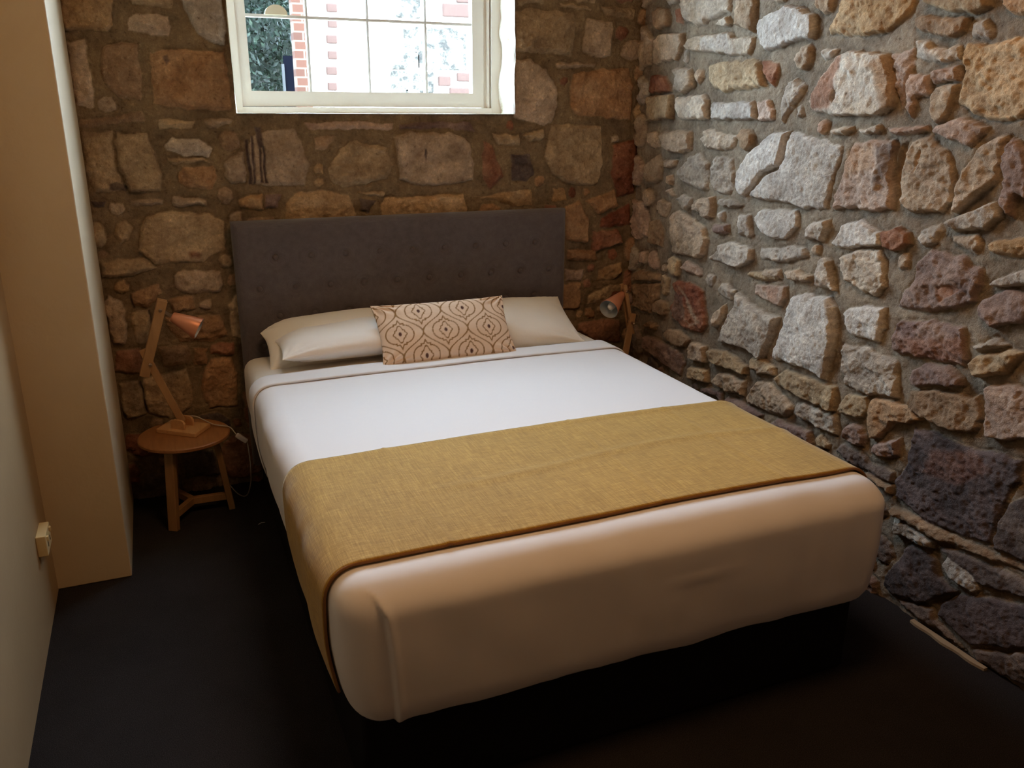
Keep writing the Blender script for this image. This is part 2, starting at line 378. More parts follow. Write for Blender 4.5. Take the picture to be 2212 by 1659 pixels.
BACK = """
1 O 370,-60 720,-60 725,160 700,200 560,195 400,190 375,60
1 T 820,110 860,80 1080,100 1105,170 1080,240 950,220 820,190
1 G 1150,-60 1425,-60 1445,120 1445,290 1400,285 1260,215 1210,120 1170,50
1 X 830,-60 1100,-60 1110,50 980,50 840,20
1 T 420,260 550,250 560,400 600,560 600,690 480,680 440,420
1 B 640,400 660,290 780,270 880,280 910,480 905,640 800,640 680,560 640,460
1 A 960,340 1100,310 1440,330 1480,620 1480,710 1300,700 1180,700 980,660 970,500
1 X 1015,760 1250,770 1230,820 1020,830
1 T 1300,760 1420,750 1500,770 1480,800 1340,830
1 C 1050,920 1100,890 1280,890 1360,960 1340,1010 1180,1000 1060,960
1 X 1060,1005 1300,1015 1370,1040 1100,1050
1 X 520,850 715,840 740,1060 800,1230 600,1230 550,1100
1 X 735,850 930,850 990,980 1040,1130 1040,1225 820,1230 755,1060
1 A 1140,1100 1180,1070 1370,1060 1390,1130 1370,1220 1200,1200 1150,1170
1 T 820,1280 960,1265 1050,1280 1040,1315 830,1320
1 T 1100,1300 1120,1255 1330,1280 1330,1320 1110,1325
1 D 580,1290 680,1300 670,1340 590,1330
1 X 740,1440 800,1420 850,1460 830,1550 770,1560 735,1510
1 X 890,1470 930,1390 1100,1350 1330,1370 1440,1420 1450,1600 1300,1680 1000,1700 880,1620
1 T 1430,1040 1560,960 1580,1170 1480,1180 1440,1120
1 T 1600,880 1720,830 1900,820 1960,1000 1990,1050 1950,1190 1700,1190 1610,1190 1580,1000
1 O 1520,1280 1680,1235 1690,1340 1540,1345
1 P 1700,1240 1810,1240 1780,1340 1700,1335
1 B 500,760 760,750 900,700 930,770 700,800 500,820
2 B 620,930 780,930 720,1020 640,1030
2 X 720,1160 820,1010 880,960 1130,1000 1170,1130 1130,1230 820,1280 750,1240
2 T 1185,930 1280,900 1600,910 1700,970 1730,1120 1720,1230 1600,1260 1330,1270 1220,1230 1200,1080
2 O 440,1400 500,1320 700,1305 870,1330 930,1470 900,1540 440,1540
2 O 1090,1400 1120,1350 1660,1320 1680,1440 1660,1500 1100,1500
2 O 1740,1350 1900,1320 2120,1290 2130,1400 2000,1415 1850,1360
2 R 1790,960 1850,980 1930,1200 1840,1290 1780,1200
2 D 1980,1050 2110,1050 2140,1200 2080,1250 1990,1230
2 X 1850,910 2040,920 2040,980 1900,990
2 X 2080,940 2180,890 2190,950 2110,970
2 Q 560,840 850,825 1180,840 1170,885 600,890
2 P 1215,850 1400,830 1700,835 1740,895 1500,880 1210,885
2 X 940,1310 1130,1310 1110,1345 960,1330
2 D 950,1360 1060,1370 1010,1450 940,1440
3 X 112,70 180,50 490,75 500,130 475,360 112,325
3 T 540,240 570,110 735,140 720,360 640,370 535,330
3 T 110,370 200,380 310,440 375,560 385,660 340,790 290,800 100,760 108,560
3 T 370,400 480,395 630,400 620,430 380,435
3 A 460,560 480,470 660,440 840,440 865,560 855,770 500,740 460,690
3 T 790,290 850,245 915,260 920,370 860,390 790,360
3 X 660,30 880,60 880,120 690,100
3 X 340,800 660,800 670,1050 640,1180 580,1190 440,1180 340,1120 290,1000
3 X 150,870 290,820 300,880 260,910
3 X 0,870 140,860 140,930 0,930
3 C 720,870 770,860 770,910 725,910
3 K 740,930 880,880 890,1000 870,1240 760,1270 720,1120
3 O 350,1210 420,1205 440,1290 350,1290
3 A 410,1330 520,1280 580,1400 570,1560 440,1540
3 A 560,1290 740,1210 770,1320 640,1380
3 R 600,1480 770,1470 800,1560 600,1620
3 K 660,1400 840,1300 850,1450 650,1460
3 X 112,-60 290,-60 290,20 130,30
3 X 390,10 600,40 590,65 400,40
3 X 390,-10 480,-60 640,-60 620,20
7 A 200,0 480,0 480,100 210,105
7 O 500,180 710,110 720,200 650,270 480,290
7 Q 190,180 360,190 330,300 190,290
7 A 150,320 330,310 330,540 150,560
7 X 400,420 600,320 700,330 560,480 390,500
7 R 300,690 520,640 690,650 690,850 450,850 300,760
7 K 530,490 610,380 715,380 715,560 680,560 620,510
5 T 480,100 530,65 760,80 780,150 760,200 560,215 490,170
5 A 230,210 400,140 410,200 340,290 240,300
5 T 80,220 180,260 210,400 200,510 110,510 60,300
5 X 230,330 330,300 350,400 330,510 260,510
5 A 450,240 600,220 620,300 480,330
5 A 440,350 760,340 820,460 700,500 520,500 450,420
5 R 140,550 290,540 310,640 290,690 130,680
5 B 380,530 580,520 590,640 430,640
5 A 600,540 690,530 680,640 610,640
5 R 700,510 850,500 850,580 700,575
5 A 650,700 700,600 840,590 870,700 870,880 700,900 650,800
5 X 300,720 560,660 600,800 590,900 480,960 330,930 295,800
5 X 150,740 280,730 320,930 200,970 170,850
5 X 50,30 150,0 300,0 400,60 200,110 60,120
5 K 200,1050 350,1040 500,1150 300,1200 190,1150
5 D 520,1150 720,1150 760,1300 560,1320
"""
def parse(txt, ax, val, ui):
    out = []
    for ln in txt.strip().splitlines():
        q = ln.split(); ox, oy, s = VIEW[q[0]]
        P = []
        for t in q[2:]:
            a, b = map(float, t.split(',')); w = un(ox+a/s, oy+b/s, ax, val); P.append((w[ui], w[2]))
        out.append((q[1], np.array(P)))
    return out
def poly_sd(P, x, y):                         # signed distance, positive inside
    d = np.full(x.shape, 1e9); ins = np.zeros(x.shape, bool)
    n = len(P)
    for i in range(n):
        a, b = P[i], P[(i+1) % n]; e = b-a; wx, wy = x-a[0], y-a[1]
        t = np.clip((wx*e[0]+wy*e[1])/(e@e+1e-12), 0, 1)
        d = np.minimum(d, (wx-e[0]*t)**2+(wy-e[1]*t)**2)
        c = ((a[1] <= y) != (b[1] <= y)); with_ = (b[0]-a[0])*(y-a[1])/((b[1]-a[1]) if b[1] != a[1] else 1e-9)+a[0]
        ins ^= c & (x < with_)
    d = np.sqrt(d); return np.where(ins, d, -d)
def masonry(name, stones, us, zs, place, h0, edge, mortar, fill, seed, hole=None, marks=(), few=40):
    rng = np.random.RandomState(seed)
    U, Z = np.meshgrid(us, zs); nu, nz = len(us), len(zs)
    # fill what the traced stones leave free with more stones
    gu = np.arange(us.min(), us.max(), .02); gz = np.arange(zs.min(), zs.max(), .02); GU, GZ = np.meshgrid(gu, gz)
    free = np.full(GU.shape, 1e9)
    if hole: 
        free = np.minimum(free, np.maximum(np.maximum(hole[0]-GU, GU-hole[1]), np.maximum(hole[2]-GZ, GZ-hole[3])))
    for k, P in stones:
        free = np.minimum(free, -poly_sd(P, GU, GZ))
    for rmin, rmax in ((.16,.2), (.11,.16), (.07,.11), (.045,.07), (.028,.045), (.02,.028)):
        for _ in range(900 if rmin > .04 else few):
            ok = np.argwhere(free > rmin+.012)
            if len(ok) == 0: break
            i, j = ok[rng.randint(len(ok))]; r = min(free[i, j]-.012, rmax)
            c = np.array([gu[j], gz[i]]); m_ = rng.randint(6, 10)
            ph = rng.rand()*6.28; P = []
            for q in range(m_):
                t = ph+2*math.pi*q/m_; ct, st = math.cos(t), math.sin(t)
                k = (abs(ct)**3+abs(st)**3)**(-1/3); P.append(c+r*k*rng.uniform(.86, 1.02)*np.array([ct, st]))
            P = np.array(P); stones.append((fill(c, rng), P)); free = np.minimum(free, -poly_sd(P, GU, GZ))
    wu = fbm(U*28, Z*28, seed, 3)*.011; wz = fbm(U*28+50, Z*28+9, seed+5, 3)*.011
    best = np.full(U.shape, -1.); H = np.zeros(U.shape); mc = np.array(mortar)
    mn = fbm(U*14, Z*14, seed+9, 5, .6); H += mn*.009-.002+fbm(U*90, Z*90, seed+2, 2)*.0015
    col = mc[None, None, :]*(1+.35*mn[..., None]+.25*fbm(U*4, Z*4, seed+31, 3)[..., None])
    dnear = np.full(U.shape, -1.)
    rough = fbm(U*22, Z*22, seed+40, 5, .58); fine = fbm(U*75, Z*75, seed+60, 3, .6); pat = fbm(U*9, Z*12, seed+80, 4, .6)
    ridg = np.abs(fbm(U*16, Z*30, seed+99, 4, .6))
    for k, P in stones:
        lo, hi = P.min(0)-.035, P.max(0)+.035
        j0, j1 = np.searchsorted(us, lo[0]), np.searchsorted(us, hi[0]); i0, i1 = np.searchsorted(zs, lo[1]), np.searchsorted(zs, hi[1])
        if j1-j0 < 1 or i1-i0 < 1: continue
        s = np.s_[i0:i1, j0:j1]; sd = poly_sd(P, U[s]+wu[s], Z[s]+wz[s])
        c = P.mean(0); size = max(hi-lo)-.07; a, b = PAL[k]
        r1, r2, r3, r4 = rng.rand(4)
        if k in 'ZD': hh = h0*(.3+.3*r1)
        else: hh = h0*(.6+.6*r1)*min(1, .5+size/.25)
        pr = sst(-.002, edge*(.7+.8*r2), sd)
        tx, tz = (r3-.5)*.12, (r4-.5)*.12
        am = .5 if k in 'ZDW' else 1.; surf = hh+tx*(U[s]-c[0])+tz*(Z[s]-c[1])+rough[s]*.012*am+fine[s]*.0045-ridg[s]*.013*am*(r2 > .45)+.004*np.minimum(sd, .05)/.05
        h = H[s]*(1-pr)+pr*np.maximum(surf, .002)
        win = sd > np.maximum(best[s], -.004)
        H[s] = np.where(win, h, H[s])
        # joint tooled back around the stone
        out = (sd < 0) & (sd > -.012) & (best[s] < 0)
        H[s] = np.where(out, H[s]-.004*sst(-.012, 0, sd), H[s])
        t = np.clip(.5+1.3*pat[s]+(r3-.5)*.5, 0, 1)[..., None]
        cc = (np.array(a)*(1-t)+np.array(b)*t)*(.88+.26*r4)*(1+.28*rough[s][..., None])
        w = sst(-.001, .004, sd)[..., None]
        col[s] = np.where((sd > np.maximum(best[s], -.001))[..., None], col[s]*(1-w)+cc*w, col[s])
        best[s] = np.maximum(best[s], sd)
    for (k, P, dep, amt) in marks:               # stains, scars, drill slots that belong to the stones
        lo, hi = P.min(0)-.03, P.max(0)+.03
        j0, j1 = np.searchsorted(us, lo[0]), np.searchsorted(us, hi[0]); i0, i1 = np.searchsorted(zs, lo[1]), np.searchsorted(zs, hi[1])
        s = np.s_[i0:i1, j0:j1]; sd = poly_sd(P, U[s]+wu[s]*.6, Z[s]+wz[s]*.6); w = sst(-.003 if dep else -.01, .004 if dep else .012, sd)
        H[s] -= dep*w; a, b = PAL[k]; t = np.clip(.5+pat[s], 0, 1)[..., None]
        col[s] = col[s]*(1-amt*w[..., None])+(np.array(a)*(1-t)+np.array(b)*t)*amt*w[..., None]
    if hole:
        dd = np.maximum(np.maximum(hole[0]-U, U-hole[1]), np.maximum(hole[2]-Z, Z-hole[3]))
        H = H*sst(0, .018, dd)
    V = place(U, Z, H).reshape(-1, 3)
    idx = np.arange(nu*nz).reshape(nz, nu)
    F = np.stack([idx[:-1,:-1], idx[:-1,1:], idx[1:,1:], idx[1:,:-1]], -1)
    if hole:
        uc = (us[:-1]+us[1:])/2; zc = (zs[:-1]+zs[1:])/2; UC, ZC = np.meshgrid(uc, zc)
        keep = ~((UC > hole[0]) & (UC < hole[1]) & (ZC > hole[2]) & (ZC < hole[3])); F = F[keep]
    F = F.reshape(-1, 4)
    me = bpy.data.meshes.new(name); me.vertices.add(len(V)); me.vertices.foreach_set('co', V.astype(np.float32).ravel())
    me.loops.add(F.size); me.loops.foreach_set('vertex_index', F.astype(np.int32).ravel())
    me.polygons.add(len(F)); me.polygons.foreach_set('loop_start', np.arange(0, F.size, 4, dtype=np.int32)); me.polygons.foreach_set('loop_total', np.full(len(F), 4, np.int32))
    me.update(calc_edges=True); me.validate(); me.polygons.foreach_set('use_smooth', np.ones(len(F), bool))
    a = me.color_attributes.new('Col', 'FLOAT_COLOR', 'POINT'); c4 = np.ones((len(V), 4), np.float32); c4[:, :3] = np.clip(col.reshape(-1, 3), .01, .9); a.data.foreach_set('color', c4.ravel())
    me.materials.append(M_STONE)
    return link(bpy.data.objects.new(name, me), kind='structure')

RX, LX, YB, ZC = 1.195, -1.5445, -5.2, 3.15
HOLE = (-.706, .536, 1.650, 2.94)
def grid(*segs):
    out = []
    for a, b, st in segs: out += list(np.arange(a, b-st*.3, st))
    out.append(segs[-1][1]); return np.array(out)
# back wall (faces -y)
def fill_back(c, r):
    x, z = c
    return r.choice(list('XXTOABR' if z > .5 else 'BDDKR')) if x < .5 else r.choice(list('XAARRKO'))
bs = parse(BACK, 1, -.01, 0)
def mk(v, k, dep, amt, pts, ax=1, val=-.01, ui=0):
    return (k, parse(v+' '+k+' '+pts, ax, val, ui)[0][1], dep, amt)
bm_ = [mk('2','Z',.012,.95,'155,960 175,960 215,1270 190,1270'), mk('2','Z',.010,.95,'195,930 212,930 235,1265 218,1270 205,1120'),
       mk('2','Z',.008,.9,'222,865 268,870 285,1000 250,1010'), mk('2','Z',.013,.95,'250,1010 264,1005 285,1250 265,1250'), mk('2','Z',.012,.95,'272,990 290,1000 312,1245 292,1250'),
       mk('2','Z',.006,.9,'1385,1015 1400,1015 1405,1060 1395,1110 1385,1060'), mk('1','K',0,.8,'1200,1620 1240,1605 1285,1620 1280,1655 1220,1655'),
       mk('5','Z',.008,.9,'218,225 232,225 255,300 238,300'), mk('5','Z',.008,.9,'330,310 342,310 360,415 348,415'), mk('5','Z',.01,.95,'282,740 292,740 335,925 322,920'),
       mk('1','Z',.003,.7,'1040,360 1070,350 1085,390 1060,415'), mk('1','Z',.003,.7,'700,1180 740,1160 820,1200 800,1230 700,1220'), mk('2','Z',.004,.7,'1990,1050 2090,1060 2100,1130 2010,1130'),
       mk('2','K',0,.5,'1800,980 1860,1000 1890,1250 1820,1280')]
us = grid((LX-.1, -1.34, .05), (-1.34, HOLE[0], .004), (HOLE[0], HOLE[1], .004), (HOLE[1], RX+.05, .004))
zs = grid((0, HOLE[2], .004), (HOLE[2], 2.35, .004), (2.35, HOLE[3], .03), (HOLE[3], ZC, .05))
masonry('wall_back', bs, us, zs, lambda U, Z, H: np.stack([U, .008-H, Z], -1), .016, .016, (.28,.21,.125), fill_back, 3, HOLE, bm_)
# right wall (faces -x); u = -y
def parse_r(txt): return [(k, np.stack([-P[:, 0], P[:, 1]], 1)) for k, P in parse(txt, 0, RX-.01, 1)]
def fill_right(c, r):
    return r.choice(list('XTTGQB' if c[1] > 1.3 else 'GXPGTQ' if c[1] > .7 else 'PDDBZ'))
def mkr(v, k, dep, amt, pts):
    P = parse(v+' '+k+' '+pts, 0, RX-.01, 1)[0][1]; return (k, np.stack([-P[:, 0], P[:, 1]], 1), dep, amt)
rm_ = [mkr('4','R',0,.9,'430,600 510,490 600,380 650,330 640,420 600,560 560,700 430,700'), mkr('4','A',0,.8,'830,420 880,370 935,350 970,560 945,690 900,640 870,500'),
       mkr('4','Z',.012,.6,'575,640 600,560 612,590 590,680'), mkr('4','D',.0,.8,'860,930 960,900 980,940 935,1050 930,1110 880,1170 830,1190 870,1080'),
       mkr('4','A',.010,.6,'1080,1090 1110,990 1130,960 1125,1040 1085,1115'), mkr('4','A',0,.5,'640,960 840,900 840,1080 640,1140'),
       mkr('4','B',.02,.7,'1000,1290 960,1290 945,1100 1000,930 1040,905 1010,1100'), mkr('4','O',0,.6,'1430,380 1600,330 1700,420 1600,560 1450,520'),
       mkr('8','R',0,.55,'800,640 1200,640 1200,720 1150,800 850,740'), mkr('8','R',.010,.7,'1040,340 1140,320 1180,350 1060,430'), mkr('8','R',0,.6,'20,330 100,330 110,420 60,440'),
       mkr('D','K',0,.35,'850,200 1100,210 1200,320 1000,420 800,330'), mkr('7','D',0,.6,'1160,380 1240,420 1260,640 1180,660 1130,560'),
       mkr('7','T',0,.8,'1200,330 1290,440 1340,560 1400,660 1380,680 1300,570 1270,450'), mkr('7','T',0,.8,'1215,560 1310,690 1400,655 1400,668 1305,705'),
       mkr('3','W',0,.8,'1290,250 1450,205 1465,310 1300,320'), mkr('3','W',0,.8,'1380,690 1590,660 1590,740 1400,750'), mkr('4','W',0,.7,'120,180 200,90 320,50 340,110 180,260'),
       mkr('4','W',0,.7,'360,150 440,130 440,220 340,240')]
us = grid((0, 2.75, .004), (2.75, 5.2, .03)); zs = grid((0, 2.35, .004), (2.35, ZC, .03))
def place_right(U, Z, H):
    return np.stack([RX+.014-H, -U, Z], -1)
masonry('wall_right', parse_r(RIGHT), us, zs, place_right, .025, .009, (.30,.245,.18), fill_right, 11, None, rm_)

# ------------------------------------------------------------------ the rest of the room
b = MB(); b.box((LX-.15, YB-.1, -.1), (RX+.15, .3, 0)); b.build('floor', M_CARPET, kind='structure')
b = MB(); b.box((LX-.15, YB-.1, ZC), (RX+.15, .35, ZC+.1)); b.build('ceiling', M_CEIL, kind='structure')
b = MB(); b.box((LX-.12, YB-.1, 0), (LX, .05, ZC)); b.build('wall_left', M_PAINT, kind='structure')
b = MB(); b.box((LX-.12, YB-.12, 0), (RX+.12, YB, ZC)); b.build('wall_rear', M_REAR, kind='structure')
def chunk(a, c, step=.03):       # painted masonry return: rounded, slightly lumpy arris
    return None
b = MB(); b.box((LX-.02, -.698, 0), (-1.298, .0, ZC)); b.build('wall_pillar', M_BLOCK, bevel=.006, kind='structure')
# outer shell behind the stone skins so no daylight leaks
b = MB()
b.box((LX-.15, .30, 0), (HOLE[0], .34, ZC)); b.box((HOLE[1], .30, 0), (RX+.15, .34, ZC)); b.box((HOLE[0], .30, 0), (HOLE[1], .34, HOLE[2])); b.box((HOLE[0], .30, HOLE[3]), (HOLE[1], .34, ZC))
b.box((RX+.06, YB, 0), (RX+.12, .34, ZC)); b.build('wall_outer', M_PLASTER, kind='structure')
# a sliver of pale mortar along the foot of the right wall
w0, w1 = un(1975, 1336, 2, .01), un(2120, 1446, 2, .01)
b = MB(); ys = np.linspace(w0[1], w1[1], 14)
pts = [(RX-.020-.003*math.sin(i*1.3)-.005*math.sin(i*math.pi/13), y) for i, y in enumerate(ys)]+[(RX-.002, y) for y in ys[::-1]]
b.prism(pts, .0, .009); b.build('trim_1', mat('pale_mortar', (.34,.26,.17), .9), kind='structure')

# window reveal: rough plastered sides, sill, head
def reveal():
    V, F = [], []
    def strip(p0, du, dv, nu, nv, nrm, amp, seed):
        n = len(V); p0, du, dv, nrm = (np.array(a, float) for a in (p0, du, dv, nrm))
        for i in range(nu+1):
            for j in range(nv+1):
                s, t = i/nu, j/nv; a = amp*(fbm(np.array([s*9.]), np.array([t*3.]), seed, 4)[0])*min(1, t*6+.35)
                V.append(p0+du*s+dv*t+nrm*a)
        for i in range(nu):
            for j in range(nv):
                q = n+i*(nv+1)+j; F.append((q, q+1, q+nv+2, q+nv+1))
    x0, x1, z0, z1 = HOLE
    strip((x1, -.004, z0), (0,0,z1-z0), (0,.32,0), 70, 16, (-1,0,0), .030, 5)
    strip((x0, -.004, z0), (0,0,z1-z0), (0,.32,0), 70, 16, (1,0,0), .014, 6)
    strip((x0, -.004, z0), (x1-x0,0,0), (0,.32,0), 60, 12, (0,0,1), .003, 7)
    strip((x0, -.004, z1), (x1-x0,0,0), (0,.32,0), 40, 10, (0,0,-1), .01, 8)
    mesh('trim_2', V, F, M_PLASTER, smooth=True, kind='structure')
reveal()

win = empty('window_1', (-.09, .17, HOLE[2]), kind='structure')
WO = (-.09, .17, HOLE[2])
b = MB(WO); T = HOLE[3]
b.box((-.72,.165,1.640), (-.662,.27,T+.01)); b.box((.488,.165,1.640), (.545,.27,T+.01)); b.box((-.662,.166,1.640), (.488,.27,1.676)); b.box((-.662,.166,T-.03), (.488,.27,T+.01))
b.build('window_frame', M_WFRAME, win)
b = MB(WO); b.box((.458,.195,1.676), (.488,.25,T-.03)); b.box((.470,.178,1.676), (.482,.2,T-.03)); b.build('window_stop', M_WFRAME, win, bevel=.002)
b = MB(WO)
b.box((-.662,.19,1.678), (-.617,.235,T-.03)); b.box((.40,.19,1.678), (.456,.235,T-.03)); b.box((-.617,.19,1.678), (.40,.235,1.742)); b.box((-.617,.19,T-.09), (.40,.235,T-.03))
sash = b.build('sash', M_WFRAME, win)
XM, ZM = (-.361, -.094, .174), (2.045, 2.35, 2.65)
b = MB(WO)
for x in XM: b.box((x-.0055,.196,1.742), (x+.0055,.228,T-.09))
for z in ZM: b.box((-.617,.1965,z-.006), (.40,.2275,z+.006))
b.build('muntin', M_WFRAME, sash)
b = MB(WO)
for x in XM: b.box((x-.002,.193,1.742), (x+.002,.197,T-.09))
for z in ZM: b.box((-.617,.1935,z-.0018), (.40,.1968,z+.0018))
b.build('beading', M_PUTTY, sash)
b = MB(WO); b.box((-.617,.211,1.742), (.40,.214,T-.09)); b.build('pane', M_GLASS, sash)
b = MB(WO); P = [(-.489+.047*math.cos(a), 2.050+.040*math.sin(a)) for a in np.linspace(0, math.pi, 25)]; n = len(P)
b.add([(x, .186, z) for x, z in P]+[(x, .196, z) for x, z in P], [tuple(range(n)), tuple(range(n, 2*n))[::-1]]+[(i, i+n, (i+1) % n+n, (i+1) % n) for i in range(n)])
b.build('finger_plate', mat('cream_disc', (.93,.88,.68), .5), win, smooth=False, label='half round cream plate on the bar')
b = MB(WO); b.lathe((.075, .19, 1.752), (0,-1,0), [(0,.004), (.014,.004), (.016,.002)], 12, True); b.build('catch', M_HOLE, sash, label='small black peg')

# ------------------------------------------------------------------ outside
def brickwork(c0, c1, mortar, sc_=4.2, bw=.24, bh=.086, off=.5):
    def f(nt, b_):
        v = coord(nt); sp = N(nt, 'ShaderNodeSeparateXYZ'); nt.links.new(v, sp.inputs[0]); cb = N(nt, 'ShaderNodeCombineXYZ')
        nt.links.new(sp.outputs[0], cb.inputs[0]); nt.links.new(sp.outputs[2], cb.inputs[1])
        t = N(nt, 'ShaderNodeTexBrick'); t.inputs['Scale'].default_value = 1; t.inputs['Brick Width'].default_value = bw; t.inputs['Row Height'].default_value = bh
        t.inputs['Mortar Size'].default_value = .007; t.inputs['Color1'].default_value = (*c0, 1); t.inputs['Color2'].default_value = (*c1, 1); t.inputs['Mortar'].default_value = (*mortar, 1)
        nt.links.new(cb.outputs[0], t.inputs['Vector']); nt.links.new(t.outputs['Color'], b_.inputs['Base Color'])
    return f
M_GROUND = mat('gravel_ground', (.35,.31,.26), .9)
M_RENDER = mat('white_render', (.80,.78,.74), .9, build=lambda nt, b_: bump(nt, b_, noise(nt, coord(nt), 12, 6), .5, .02))
M_BRICK = mat('orange_brick', rough=.9, build=brickwork((.034,.0105,.0045), (.050,.0165,.0075), (.075,.055,.038), bw=.15, bh=.068))
M_REDB = mat('red_brick', (.052,.028,.022), .9)
M_BLOCKST = mat('pale_sandstone_block', rough=.9, build=lambda nt, b_: (
    nt.links.new(ramp(nt, noise(nt, coord(nt), 14, 6, .7), [(.38, (.02,.019,.017)), (.46, (.05,.048,.04)), (.56, (.2,.19,.18))]), b_.inputs['Base Color']),
    bump(nt, b_, noise(nt, coord(nt), 20, 6), .9, .03)))
b = MB(); b.box((-8,.34,-.1), (10,12,.0)); b.build('ground_outside', M_GROUND, kind='structure')
b = MB(); b.box((.262,3.62,0), (5,4.0,2.75)); wo = b.build('wall_outside', M_RENDER, kind='structure')
OS = []
def outblock(px0, py0, px1, py1, m_, name='stone_block', y=3.62, t=.03):
    p, q = un(px0, py1, 1, y), un(px1, py0, 1, y)
    b = MB(); b.box((p[0], y-t, p[2]), (q[0], y+.02, q[2])); return b.build(name, m_, wo, bevel=.012)
for q in ((955,10,1016,36), (985,-30,1020,6), (946,165,972,186), (986,158,1022,176), (970,190,1012,204)): outblock(*q, M_REDB, 'brick')
for q in ((905-6,62,1005,150), (845,115,906,150), (872,62,903,112), (850,-20,906,38), (845,155,935,200)): outblock(*q, M_BLOCKST)
for i in range(8): outblock(705+(i%2)*3, -60+i*34, 728, -42+i*34, M_REDB, 'brick', t=.012)
p0, p1 = un(637, 120, 1, 3.5), un(664, 120, 1, 3.5)
b = MB((p0[0], 3.5, 0)); b.box((p0[0], 3.5, 0), (p1[0]+.02, 3.62, 2.8)); b.box((p0[0]-.03, 3.47, 2.8), (p1[0]+.05, 3.65, 2.88))
o = b.build('brick_pier', M_BRICK, label='sunlit orange brick pier outside, beside the dark hedge', category='pier'); o.location = (p0[0], 3.5, 0)
g0 = un(612, 120, 1, 4.6)
gt = empty('garden_gate', (g0[0], 4.6, 0), label='dark blue boarded gate in the shade between hedge and brick pier', category='gate')
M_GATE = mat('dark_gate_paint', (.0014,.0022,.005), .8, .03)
b = MB((g0[0], 4.6, 0)); b.box((g0[0], 4.6, .05), (g0[0]+.7, 4.64, 2.12)); b.build('board_panel', M_GATE, gt)
b = MB((g0[0], 4.6, 0)); b.box((g0[0]-.022, 4.585, 0), (g0[0], 4.62, 2.05)); b.build('post', mat('grey_post', (.035,.037,.04), .5), gt, label='pale grey post')
# hedge: a leafy mass nobody could count
def hedge():
    rng = np.random.RandomState(4); n = 30000
    x0, x1 = -2.2, g0[0]+.45
    P = np.stack([rng.uniform(x0, x1, n), 5.0+rng.rand(n)**2*.9, rng.uniform(.1, 3.9, n)], 1)
    P[:, 1] += .25*np.sin(P[:, 0]*5)*np.sin(P[:, 2]*4)
    keep = ~((P[:, 0] > g0[0]-.02) & (P[:, 2] < 2.15) & (P[:, 1] < 4.7)); P = P[keep]
    V, F = [], []
    for k, p in enumerate(P):
        a = rng.randn(3); a /= np.linalg.norm(a); c = np.cross(a, rng.randn(3)); c /= np.linalg.norm(c); s = rng.uniform(.02, .048)
        q = len(V); V += [p-a*s, p+c*s*.45, p+a*s, p-c*s*.45]; F.append((q, q+1, q+2, q+3))
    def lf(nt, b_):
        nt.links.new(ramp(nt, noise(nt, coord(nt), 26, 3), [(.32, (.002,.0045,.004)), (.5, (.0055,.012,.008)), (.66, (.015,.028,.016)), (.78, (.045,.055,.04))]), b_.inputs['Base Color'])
    mesh('hedge', V, F, mat('hedge_leaf', rough=.5, spec=.2, build=lf), kind='stuff', label='dense dark green hedge seen through the window at its left side', category='hedge')
    b = MB(); b.box((x0, 5.75, 0), (x1, 6.2, 3.7)); b.build('hedge_core', mat('shaded_hedge_core', (.012,.02,.014), .9), kind='structure')  # box added behind the leaves, shade inside the hedge put into its colour
hedge()

# ------------------------------------------------------------------ bed
BX0, BX1, BF, BT, BB, BH = -.800, .826, -2.180, .656, .262, -.11
def softbox(x0, x1, y0, y1, z0, z1, r, step, faces, rh=None, tuck=.045, sag=.0, fn=None, extra=None):
    """rounded box surface (listed faces), tucked in at the foot"""
    V, F, key = [], [], {}
    lo, hi = np.array((x0, y0, z0)), np.array((x1, y1, z1)); r_ = np.array(r, float)
    def put(p):
        k = tuple(np.round(p, 5))
        if k in key: return key[k]
        q = np.clip(p, lo+r_, hi-r_); d = (np.array(p)-q)/r_; L = np.linalg.norm(d, ord=2.4)
        mx = np.abs(d).max()
        if L > 1e-9: p2 = q+d*(mx/L)*r_
        else: p2 = np.array(p, float)
        t = np.clip((z1-.16-p2[2])/(z1-.16-z0), 0, 1); t = t*t
        cx = (x0+x1)/2; p2[0] = cx+(p2[0]-cx)*(1-(tuck if p2[0] < cx else .02)*t/(x1-cx))
        if p2[1] < (y0+y1)/2: p2[1] += tuck*.2*t
        if fn is not None: p2 = fn(p2, d)
        key[k] = len(V); V.append(p2); return key[k]
    def rng_(a, b_): n = max(2, int(round((b_-a)/step))); return np.linspace(a, b_, n+1)
    X, Y, Z = rng_(x0, x1), rng_(y0, y1), rng_(z0, z1)
    if extra is not None: X = np.sort(np.concatenate([[q for q in X if q < extra[0]-.004 or q > extra[-1]+.004], extra]))
    def sheet(A, B, f, flip):
        I = [[put(f(a, c)) for c in B] for a in A]
        for i in range(len(A)-1):
            for j in range(len(B)-1):
                q = (I[i][j], I[i+1][j], I[i+1][j+1], I[i][j+1]); F.append(q[::-1] if flip else q)
    if 't' in faces: sheet(X, Y, lambda a, c: (a, c, z1), False)
    if 'b' in faces: sheet(X, Y, lambda a, c: (a, c, z0), True)
    if 'f' in faces: sheet(X, Z, lambda a, c: (a, y0, c), False)
    if 'k' in faces: sheet(X, Z, lambda a, c: (a, y1, c), True)
    if 'l' in faces: sheet(Y, Z, lambda a, c: (x0, a, c), True)
    if 'r' in faces: sheet(Y, Z, lambda a, c: (x1, a, c), False)
    return V, F
def f1(x, y, s, o=3): return float(fbm(np.array([x]), np.array([y]), s, o)[0])
